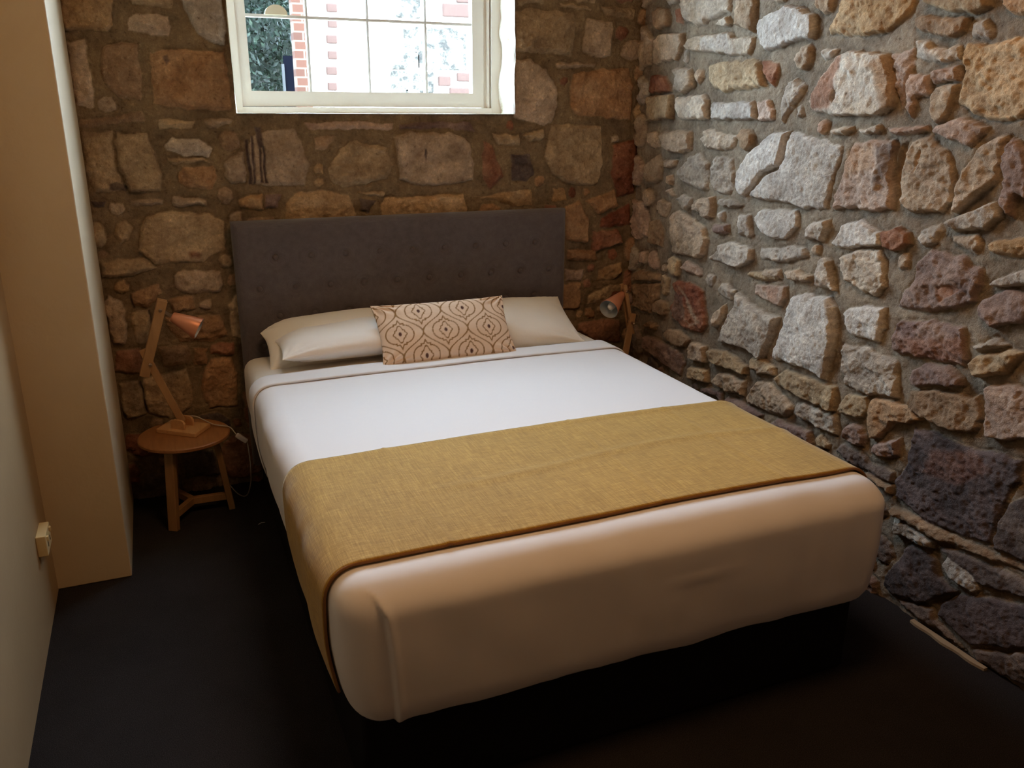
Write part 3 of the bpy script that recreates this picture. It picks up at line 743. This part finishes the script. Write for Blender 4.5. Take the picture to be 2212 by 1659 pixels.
def wrinkle(p, d):
    """shape common to the spread and the runner lying on it: soft swells, a little crown"""
    x, y, z = p; n = np.array(d)
    top = max(0, n[2]) if z > .5 else 0
    p = p.copy()
    p[2] += min(1, max(0, (z-BT+.09)/.09))*(.004*f1(x*3, y*3, 4)+.006*(1-(x/.83)**2))
    if x < -.70: p[0] += min(1, (-.70-x)/.09)*.012*f1(y*4.2, z*2, 8)
    if x > .72: p[0] += min(1, (x-.72)/.09)*.010*f1(y*4.2, z*2, 9)
    return p
def crease_x(z): return np.interp(z, [.28,.29,.46,.58,.625,.66], [-.672,-.672,-.682,-.693,-.712,-.76])
def spread_fn(p, d):
    p = wrinkle(p, d); x, y, z = p
    if y < BF+.12:                                   # foot panel: hospital corner fold, drag lines
        k = float(sst(BF+.12, BF+.03, y)) if False else float(np.clip((BF+.12-y)/.09, 0, 1))
        c = crease_x(z); s = x-c
        if z < .64: p[1] -= k*.016*float(np.clip(s/.006, 0, 1))*(1+.25*math.exp(-((s-.012)/.012)**2))*float(np.clip((.64-z)/.04, 0, 1))
        p[1] -= k*(.010*f1(x*3.3+z*1.2, z*2.2, 21)+.0045*f1(x*11, z*2+x*2, 22)+.002*f1(x*40, z*3, 24)*float(np.clip(x-.2, 0, 1)))
        p[1] -= k*.004*math.exp(-((z-(.50+.03*x))/.006)**2)*float(np.clip(1-abs(x-.18)/.14, 0, 1))
        if z < BB+.03: p[2] += .010*f1(x*6, 2.2, 30)
    return p
bed = empty('double_bed', (0, -1.1, 0), label='double bed with tall buttoned charcoal headboard and black base against the stone wall', category='bed')
def loc(V, o): return [np.asarray(v)-np.array(o) for v in V]
BO = (0, -1.1, 0)
b = MB(BO); b.box((-.745, -2.125, 0.0), (.785, -.11, .285)); b.build('bed_base', M_BASE, bed, bevel=.015)
V, F = softbox(BX0+.012, BX1-.012, BF+.03, BH, .262, BT-.012, (.07,.07,.06), .025, 'tbfklr', fn=wrinkle)
mesh('mattress', loc(V, BO), F, M_FITTED, bed, smooth=True, label='mattress in a cream fitted sheet')
# headboard with button dimples
HX, HT, HB, HY0, HY1 = .7774, 1.2165, .12, -.10, -.036
BUT = [(i*.1523, 1.064) for i in range(-4, 5)]+[((i-.5)*.1523, .930) for i in range(-4, 6)]+[(i*.1523, .806) for i in range(-4, 5)]+[((i-.5)*.1523, .675) for i in range(-4, 6)]
def headboard():
    xs = np.linspace(-HX, HX, 261); zz = np.linspace(HB, HT, 185); X, Z = np.meshgrid(xs, zz)
    e = np.minimum(HX-np.abs(X), HT-Z); e = np.minimum(e, 1)
    r = .030; Y = HY0+np.where(e < r, r-np.sqrt(np.clip(r*r-(r-e)**2, 0, None)), 0)
    for bx, bz in BUT:
        d2 = (X-bx)**2+(Z-bz)**2; Y += .010*np.exp(-d2/(.017**2))+.005*np.exp(-d2/(.04**2))
    V = np.stack([X, Y, Z], -1).reshape(-1, 3); n = len(xs); m_ = len(zz); V = list(V)
    F = [(j*n+i, j*n+i+1, (j+1)*n+i+1, (j+1)*n+i) for j in range(m_-1) for i in range(n-1)]
    k = len(V); V += [(x, HY1, z) for z in zz for x in (-HX, HX)]
    for j in range(m_-1):
        F.append((j*n, (j+1)*n, k+2*j+2, k+2*j)); F.append((j*n+n-1, k+2*j+1, k+2*j+3, (j+1)*n+n-1))
    kt = len(V); V += [(x, HY1, HT) for x in xs]
    F += [((m_-1)*n+i, (m_-1)*n+i+1, kt+i+1, kt+i) for i in range(n-1)]
    return mesh('headboard', loc(V, BO), F, M_HEADBOARD, bed, smooth=True)
hb = headboard()
b = MB(BO); b.box((-HX+.004, HY1-.002, HB-.02), (HX-.004, HY1+.004, HT-.003))
for s in (-1, 1): b.box((s*.6-.03, HY1-.02, 0), (s*.6+.03, HY1, HB+.02))
b.build('headboard_back', M_BASE, bed)
bb = MB(); bb.lathe((0,0,0), (0,-1,0), [(-.004,.0105), (.0,.0118), (.003,.0105), (.005,.006), (.0055,.0008)], 18)
proto = None
for bx, bz in BUT:
    if proto is None:
        proto = bb.build('button', M_HEADBOARD, hb, smooth=True); o = proto
    else:
        o = proto.copy(); COL.objects.link(o); o.parent = hb
    o.location = (bx, HY0+.0095+1.1, bz)

def keep_y(V, F, ymax):
    return F
YF = -.495
# the head end of the spread is open: flatten the rounding there
def spread_mesh():
    def fn(p, d): return spread_fn(p, d)
    V, F = softbox(BX0, BX1, BF, YF+.35, BB-.006, BT, (.09,.09,.085), .0155, 'tflr', fn=fn, extra=np.arange(-.735, -.655, .0035))
    V = np.array(V); F = [f for f in F if max(V[i][1] for i in f) < YF+.004]
    used = sorted({i for f in F for i in f}); mp = {a: k for k, a in enumerate(used)}
    return V[used], [tuple(mp[i] for i in f) for f in F]
V, F = spread_mesh()
sp = mesh('bedspread', loc(V, (0, -1.3, BB)), F, M_SHEET, smooth=True, label='smooth white top sheet drawn over the whole bed and tucked at the foot', category='bed sheet')
sp.location = (0, -1.3, BB)
md = sp.modifiers.new('s', 'SOLIDIFY'); md.thickness = .004; md.offset = -1
# band folded back along its head edge
def band(y0, y1, off, name, m_, parent, o, zlow=BB, r=(.09,.09,.085), puff=0, step=.012, edge=None):
    fn = lambda p, d: wrinkle(p, d)
    V, F = softbox(BX0, BX1, BF, y1+.4, BB-.006, BT, r, step, 'tlr', fn=fn)
    return V, F
def wrap(y0, y1, off, zlow, ny, nx=150, crown=None, side='both'):
    """a strip following the bed's section from side to side between two y positions; returns grid of points"""
    hw, r, rz = (BX1-BX0)/2, .09, .085; cxm = (BX1+BX0)/2
    prof = []
    zz = np.linspace(zlow, BT-rz, 14); th = np.linspace(0, math.pi/2, 14)[1:-1]
    pts = [(-hw, z) for z in zz]
    for t in th:
        c, s = math.cos(t), math.sin(t); L = (abs(c)**2.4+abs(s)**2.4)**(1/2.4); pts.append((-hw+r-r*c/L, BT-rz+rz*s/L))
    xs = np.linspace(-hw+r, hw-r, nx); pts += [(x, BT) for x in xs]
    left = [p for p in pts if p[0] < -hw+r-1e-6]; pts += [(-x, z) for x, z in left[::-1]]
    pts = np.array(pts); tan = np.gradient(pts, axis=0); nr = np.stack([-tan[:, 1], tan[:, 0]], 1); nr /= np.linalg.norm(nr, axis=1)[:, None]
    G = []
    for j in range(ny+1):
        t_ = j/ny; row = []
        for (x, z), n in zip(pts, nr):
            ya = y0(x) if callable(y0) else y0; yb = y1(x) if callable(y1) else y1; y = ya+(yb-ya)*t_
            t = np.clip((BT-.16-z)/(BT-.16-BB+.006), 0, 1)**2; p = np.array([cxm+x*(1-(.045 if x < 0 else .02)*t/hw), y, z])
            p = wrinkle(p, (0, 0, 1)); o_ = off(x, t_, z) if callable(off) else off
            p[0] += n[0]*o_; p[2] += n[1]*o_; row.append(p)
        G.append(row)
    return G
def gmesh(G):
    n = len(G[0]); V = [p for r in G for p in r]
    return V, [(j*n+i, j*n+i+1, (j+1)*n+i+1, (j+1)*n+i) for j in range(len(G)-1) for i in range(n-1)]
G = wrap(lambda x: -.622+.006*math.sin(x*5), YF+.002, lambda x, t, z: .0085-.002*t+.001*math.sin(x*9), BB+.02, 10)
V, F = gmesh(G)
o = mesh('turned_band', loc(V, (0, -1.3, BB)), F, M_SHEET, sp, smooth=True); md = o.modifiers.new('s', 'SOLIDIFY'); md.thickness = .006; md.offset = -1
# runner
RY0, RY1 = -2.075, -1.421
def runner_off(x, t, z):
    f = .0018*(math.exp(-((x+.51)/.008)**2)+.8*math.exp(-((x-.10-.03*t)/.008)**2)+.6*math.exp(-((x-.50)/.01)**2))
    g = .004*math.exp(-((t-.52-.05*math.sin(x*4))/.03)**2)*max(0, min(1, (x+.55)*3))
    return .0135+f*1.6+g+.0015*f1(x*6, t*6, 3)+(.004*math.exp(-((t-.97)/.02)**2)*max(0, math.sin(x*2+.6)))
G = wrap(lambda x: RY0+.004*math.sin(x*7), lambda x: RY1+.006*math.sin(x*5+1), runner_off, .33, 60)
V, F = gmesh(G)
ru = mesh('bed_runner', loc(V, (0, -1.75, BT)), F, M_RUNNER, smooth=True, label='mustard yellow woven runner laid across the foot half of the bed', category='bed runner')
ru.location = (0, -1.75, BT)
md = ru.modifiers.new('s', 'SOLIDIFY'); md.thickness = .007; md.offset = -1
for nm, row in (('hem', G[0]), ('hem', G[-1])):
    b = MB((0, -1.75, BT)); b.tube([np.array([p[0]*(1-.006*sst(.70, .80, abs(p[0]))), p[1], p[2]-.0055+.0045*sst(.70, .80, abs(p[0]))]) for p in row], .0040, 8); b.build(nm, M_HEM, ru, smooth=True)

# ------------------------------------------------------------------ pillows and cushion
def pillow(w, h, t, n=64, pinch=.045, seed=0, puff=.5, wr=.006, flat=0, droop=0):
    V, F = [], []; m_ = n//2
    U = np.linspace(-1, 1, n+1); W = np.linspace(-1, 1, m_+1)
    U = np.sin(U*math.pi/2*.999); W = np.sin(W*math.pi/2*.999)
    for s in (1, -1):
        base = len(V)
        for v in W:
            for u in U:
                x = w/2*u*(1-pinch*(1-abs(u))*0-pinch*(1-v*v)*(abs(u)**3)); y = h/2*v*(1-pinch*1.4*(1-u*u)*(abs(v)**3))
                y -= droop*(abs(u)**5)*max(0, v)
                e = ((1-u*u)*(1-v*v)); z = t/2*(e**puff)*(1+.10*math.sin(u*2+seed))
                z += wr*f1(u*3+seed, v*2.4+s*5, seed+3, 4)*min(1, e*6)
                # corner drag lines
                a = math.atan2(abs(v)-1, abs(u)-1); dd = math.hypot(abs(u)-1, abs(v)-1)
                z += .004*math.sin(a*14+seed)*math.exp(-((dd-.28)/.16)**2)
                V.append((x, y, s*z*(1 if s > 0 else (1-flat))))
        k = n+1
        for j in range(m_):
            for i in range(n):
                q = (base+j*k+i, base+j*k+i+1, base+(j+1)*k+i+1, base+(j+1)*k+i); F.append(q if s > 0 else q[::-1])
    return V, F
def orient(c, rx, ry=0, rz=0): return Matrix.Translation(c) @ Matrix.Rotation(rz, 4, 'Z') @ Matrix.Rotation(ry, 4, 'Y') @ Matrix.Rotation(rx, 4, 'X')
def put_pillow(name, dims, c, rot, m_, seed, droop=0, **props):
    V, F = pillow(*dims, seed=seed, droop=droop); o = mesh(name, V, F, m_, smooth=True, **props)
    o.matrix_world = orient(c, *rot); return o
R_ = math.radians
put_pillow('pillow', (.76,.30,.15), (-.325,-.232,.722), (R_(30), R_(-1), R_(1)), M_PILLOW2, 2, droop=.07, label='greyish cream pillow lying behind the front left pillow, against the headboard', category='pillow', group='bed pillows')
put_pillow('pillow', (.76,.34,.15), (-.285,-.305,.735), (R_(4), R_(-1), R_(1)), M_PILLOW, 5, droop=.11, label='plump white pillow in front at the left, its corner beside the cushion', category='pillow', group='bed pillows')
put_pillow('pillow', (.76,.36,.15), (.325,-.300,.728), (R_(24), R_(0), R_(-2)), M_PILLOW2, 9, label='pale cream pillow half hidden at the right behind the patterned cushion', category='pillow', group='bed pillows')

def cushion():
    w, h, t = .60, .285, .105; V, F = pillow(w, h, t, n=260, pinch=.05, seed=4, puff=.45, wr=.004)
    V = np.array(V); X, Y = V[:, 0]*1.0, V[:, 1]
    S, rs = .198, .100; col = np.tile(np.array([.80,.64,.50]), (len(V), 1)); line = np.array([.30,.175,.07]); dark = np.array([.10,.045,.035])
    ox, oy = -.012, -.018
    D = np.full(len(V), 9.); DOT = np.full(len(V), 9.)
    j = np.round((Y-oy)/rs)
    for dj in (-1, 0, 1):
        jj = j+dj; sh = (np.mod(jj, 2))*.5*S; i = np.round((X-ox-sh)/S); dx = X-ox-sh-i*S; dy = Y-oy-jj*rs
        ax, ay = np.abs(dx), np.abs(dy)
        DOT = np.minimum(DOT, np.hypot(dx/.0065, dy/.0088))
        # eight pointed star
        th = np.arctan2(dy, dx); r = np.hypot(dx, dy*.82); star = .0245*(1+.16*np.cos(4*th)*np.where(ay > ax, 1.3, .6)+.07*np.cos(8*th))
        D = np.minimum(D, np.abs(r-star)/.0027)
        # round-lobed medallion with stepped tips
        lobes = np.hypot(ax-.017, dy)-.0405; tip = (ax/.030+ay/.064-1)*.027; step = np.maximum(ax-.020, ay-.047)
        q = np.minimum(np.minimum(lobes, tip), step); D = np.minimum(D, np.abs(q)/.0026)
        # ogee net between medallions
        if True:
            cx = S/2*(.5+.5*np.cos(np.pi*np.clip(dy/rs, -1, 1)))
            D = np.minimum(D, np.where(ay <= rs, np.abs(ax-cx)/.0040, 9))
    k = sst(1.25, .7, D)[:, None]; col = col*(1-k)+line*k
    k = sst(1.25, .8, DOT)[:, None]; col = col*(1-k)+dark*k
    back = V[:, 2] < 0; 
    c4 = np.ones((len(V), 4)); c4[:, :3] = col
    return V, F, c4
V, F, c4 = cushion()
cu = mesh('throw_cushion', V, F, M_CUSHION, smooth=True, col=c4, label='oblong cushion with brown medallion pattern leaning on the pillows', category='cushion')
cu.matrix_world = orient((.030,-.452,.768), R_(51), R_(0), R_(0))

# ------------------------------------------------------------------ bedside tables
def table(c, rot, label):
    t = empty('bedside_table', (c[0], c[1], 0), label=label, category='table', group='round bedside tables')
    b = MB(); b.lathe((0,0,.352), (0,0,1), [(0,.0), (0,.178), (.004,.183), (.014,.183), (.018,.178), (.018,.0)], 72); b.build('tabletop', M_TABLE, t, smooth=False)
    for a in (0, 120, 240):
        a = R_(a+rot); d = np.array([math.cos(a), math.sin(a), 0]); b = MB()
        b.bar(d*.118+np.array([0,0,.352]), d*.158, .040, .026, side=d); b.build('leg', M_TABLELEG, t, bevel=.003)
        b = MB(); b.bar(np.array([0,0,.062]), d*.142+np.array([0,0,.062]), .024, .030, side=(0,0,1)); b.build('stretcher', M_TABLELEG, t, bevel=.002)
    return t
table((-1.056, -.235), -122, 'round wooden bedside table with three legs, left of the bed')
table((.985, -.235), -60, 'round wooden bedside table hidden beside the right wall, under the other lamp')

# ------------------------------------------------------------------ lamps
def lamp(o, base, low, up, shade, label, cord=None, wing=True, pw=.038, upm=None):
    o = np.array(o, float); t = empty('desk_lamp', o, label=label, category='lamp', group='adjustable wooden bedside lamps')
    b = MB(o); b.prism(base, .3705, .388); b.build('base_plate', M_PLATE, t, bevel=.002)
    piv = np.array(low[0], float)
    d = np.array(base[1])-np.array(base[0]); d = np.array([d[0], d[1], 0]); d /= np.linalg.norm(d); nrm = np.array([-d[1], d[0], 0])
    for s, nm in ((-1, 'bracket'), (1, 'bracket')):
        b = MB(o); c = np.array([piv[0], piv[1], .388])+nrm*s*.022; P = []
        for x, z in [(-.034,0), (.034,0), (.034,.024), (.028,.034), (.016,.040), (-.016,.040), (-.028,.034), (-.034,.024)]:
            P.append(c+d*x+np.array([0,0,z]))
        Q = [p+nrm*.011*s for p in P]; n = len(P)
        b.add(P+Q, [tuple(range(n)), tuple(range(n, 2*n))[::-1]]+[(i, i+n, (i+1) % n+n, (i+1) % n) for i in range(n)]); b.build(nm, M_PLATE, t, bevel=.0015)
    b = MB(o); b.bar(low[0], low[1], .030, .016); b.build('lower_arm', M_ARM, t, bevel=.002)
    for s in (-1, 1):
        b = MB(o); q = np.array([0, s*.017, 0]); b.bar(np.array(up[0])+q, np.array(up[1])+q, pw, .014); b.build('upper_arm', M_ARM, t, bevel=.002)
    b = MB(o)
    for p in (low[2], np.array(up[1])+(np.array(up[0])-np.array(up[1]))*.12):
        b = MB(o); p = np.array(p, float); b.lathe(p+np.array([0,.032,0]), (0,-1,0), [(0,.001), (0,.007), (.064,.007), (.067,.004), (.067,.001)], 14)
        b.build('wing_bolt', M_STEEL, t, smooth=False)
    a, e = np.array(shade[0], float), np.array(shade[1], float); L = np.linalg.norm(e-a); dd = (e-a)/L; r0, r1 = shade[2:4]
    b = MB(o); b.bar(np.array(up[1])+(np.array(up[0])-np.array(up[1]))*.12, a, .012, .010); b.build('swivel', M_STEEL, t)
    b = MB(o); b.lathe(a, dd, [(-.004,.004), (-.004,r0*.9), (0,r0), (L,r1), (L+.002,r1-.001)], 40); sh = b.build('lamp_shade', M_COPPER, t, smooth=False, label='copper coloured cone shade')
    sh.data.polygons.foreach_set('use_smooth', [True]*len(sh.data.polygons))
    b = MB(o); b.lathe(a, dd, [(L+.001,r1-.0015), (L*.72,r0+(r1-r0)*.72-.0025), (.012,r0-.003), (.012,.001)], 40); b.build('lining', M_SILVER, sh, smooth=True)
    b = MB(o); b.lathe(a, dd, [(.012,.012), (L*.55,.013)], 20); b.lathe(a, dd, [(L*.5,.012), (L*.68,.017), (L*.80,.0185), (L*.90,.014), (L*.95,.006), (L*.96,.0005)], 20); b.build('bulb', M_BULB, sh, smooth=True)
    if cord is not None:
        b = MB(o); b.tube(spline(cord, 10), .0024, 8); b.build('power_cord', M_CORD, t, smooth=True)
    return t
y = -.195
tl = lamp((-1.06, y, .37), [(-1.163,-.185), (-1.016,-.305), (-.948,-.198), (-1.100,-.085)],
     [(-1.058,y,.412), (-1.174,y,.738), (-1.151,y,.678)], [(-1.180,y,.628), (-1.076,y,.935)],
     [(-1.044,y,.862), (-.952,y-.028,.812), .021, .046], 'wooden lamp with copper cone shade on the table left of the bed',
     [(-1.04,-.17,.425), (-1.0,-.175,.418), (-.96,-.18,.392), (-.93,-.2,.380), (-.88,-.235,.377), (-.866,-.262,.372), (-.858,-.272,.36), (-.845,-.285,.345)])
tl2 = MB((-.84,-.29,.33))
o = np.array([-1.06, y, .37])
p, q = np.array([-.853,-.281,.352]), np.array([-.812,-.289,.318])
b = MB(o); b.bar(p, q, .020, .024); b.build('cord_switch', M_PLASTIC, tl, bevel=.006, label='white inline switch')
b = MB(o); b.tube(spline([q, (-.808,-.30,.22), (-.812,-.27,.12), (-.83,-.2,.03), (-.86,-.12,.006), (-.9,-.07,.05)], 10), .0024, 8); b.build('lower_cord', M_CORD, tl, smooth=True)
y = -.245
lamp((1.02, y, .37), [(.93,-.33), (1.09,-.31), (1.07,-.17), (.91,-.19)],
     [(1.035,y,.412), (1.083,y,.705), (1.075,y,.66)], [(1.088,y+.02,.60), (1.036,y+.03,.850)],
     [(1.032,-.215,.80), (.913,-.30,.753), .017, .049], 'second lamp beside the right wall, its silvery bulb side turned to the room',
     [(1.02,-.22,.43), (1.0,-.2,.40), (.98,-.15,.385), (.96,-.08,.30), (.96,-.06,.05)], pw=.018)

# ------------------------------------------------------------------ small things
wo_ = empty('wall_outlet', (LX, -.90, .305), label='cream plastic power outlet low on the left wall near the pillar', category='outlet')
b = MB(); b.box((.0,-.058,-.036), (.030,.058,.036)); b.build('outlet_box', M_CREAMPL, wo_, bevel=.003)
for s in (-1, 1):
    b = MB(); b.box((.030, s*.035-.007, .012), (.036, s*.035+.007, .026)); b.build('rocker', M_CREAMPL, wo_, bevel=.001)
    b = MB(); b.box((.030, s*.025-.003, -.016), (.031, s*.025+.003, .0)); b.build('socket_slot', M_HOLE, wo_)
b = MB((-.797,-.438,0)); b.prism([(-.812,-.446), (-.797,-.434), (-.782,-.437), (-.784,-.440), (-.798,-.438), (-.811,-.450)], 0.0, .002)
o = b.build('paper_scrap', mat('paper', (.6,.58,.55), .8), label='tiny pale scrap on the carpet beside the bed head', category='scrap'); o.location = (-.797,-.438,0)

# ------------------------------------------------------------------ light
w = bpy.data.worlds.new('sky'); sc.world = w; w.use_nodes = True; nt = w.node_tree; bg = nt.nodes['Background']
bg.inputs['Color'].default_value = (.63,.82,1.0,1); bg.inputs['Strength'].default_value = 32
sun = bpy.data.lights.new('sun', 'SUN'); sun.energy = 5; sun.angle = .01; sun.color = (1,.95,.86)
so = link(bpy.data.objects.new('sun', sun)); so.rotation_euler = (R_(48), R_(0), R_(28))
pl = bpy.data.lights.new('window_portal', 'AREA'); pl.shape = 'RECTANGLE'; pl.size = 1.24; pl.size_y = 1.3; pl.cycles.is_portal = True
po = link(bpy.data.objects.new('window_portal', pl)); po.location = (-.085, .29, 2.295); po.rotation_euler = (R_(-90), 0, 0)
la = bpy.data.lights.new('ceiling_lamp', 'AREA'); la.shape = 'DISK'; la.size = .8; la.energy = 20; la.color = (1,.55,.24)
lo = link(bpy.data.objects.new('ceiling_lamp', la)); lo.location = (-.2, -2.45, 3.09)

vs = sc.view_settings; vs.view_transform = 'Standard'; vs.look = 'None'; vs.exposure = 0; vs.gamma = 1; vs.use_curve_mapping = False
sc.cycles.use_denoising = True
sc.cycles.max_bounces = 8; sc.cycles.diffuse_bounces = 5; sc.cycles.transparent_max_bounces = 8
sc.cycles.sample_clamp_indirect = 8
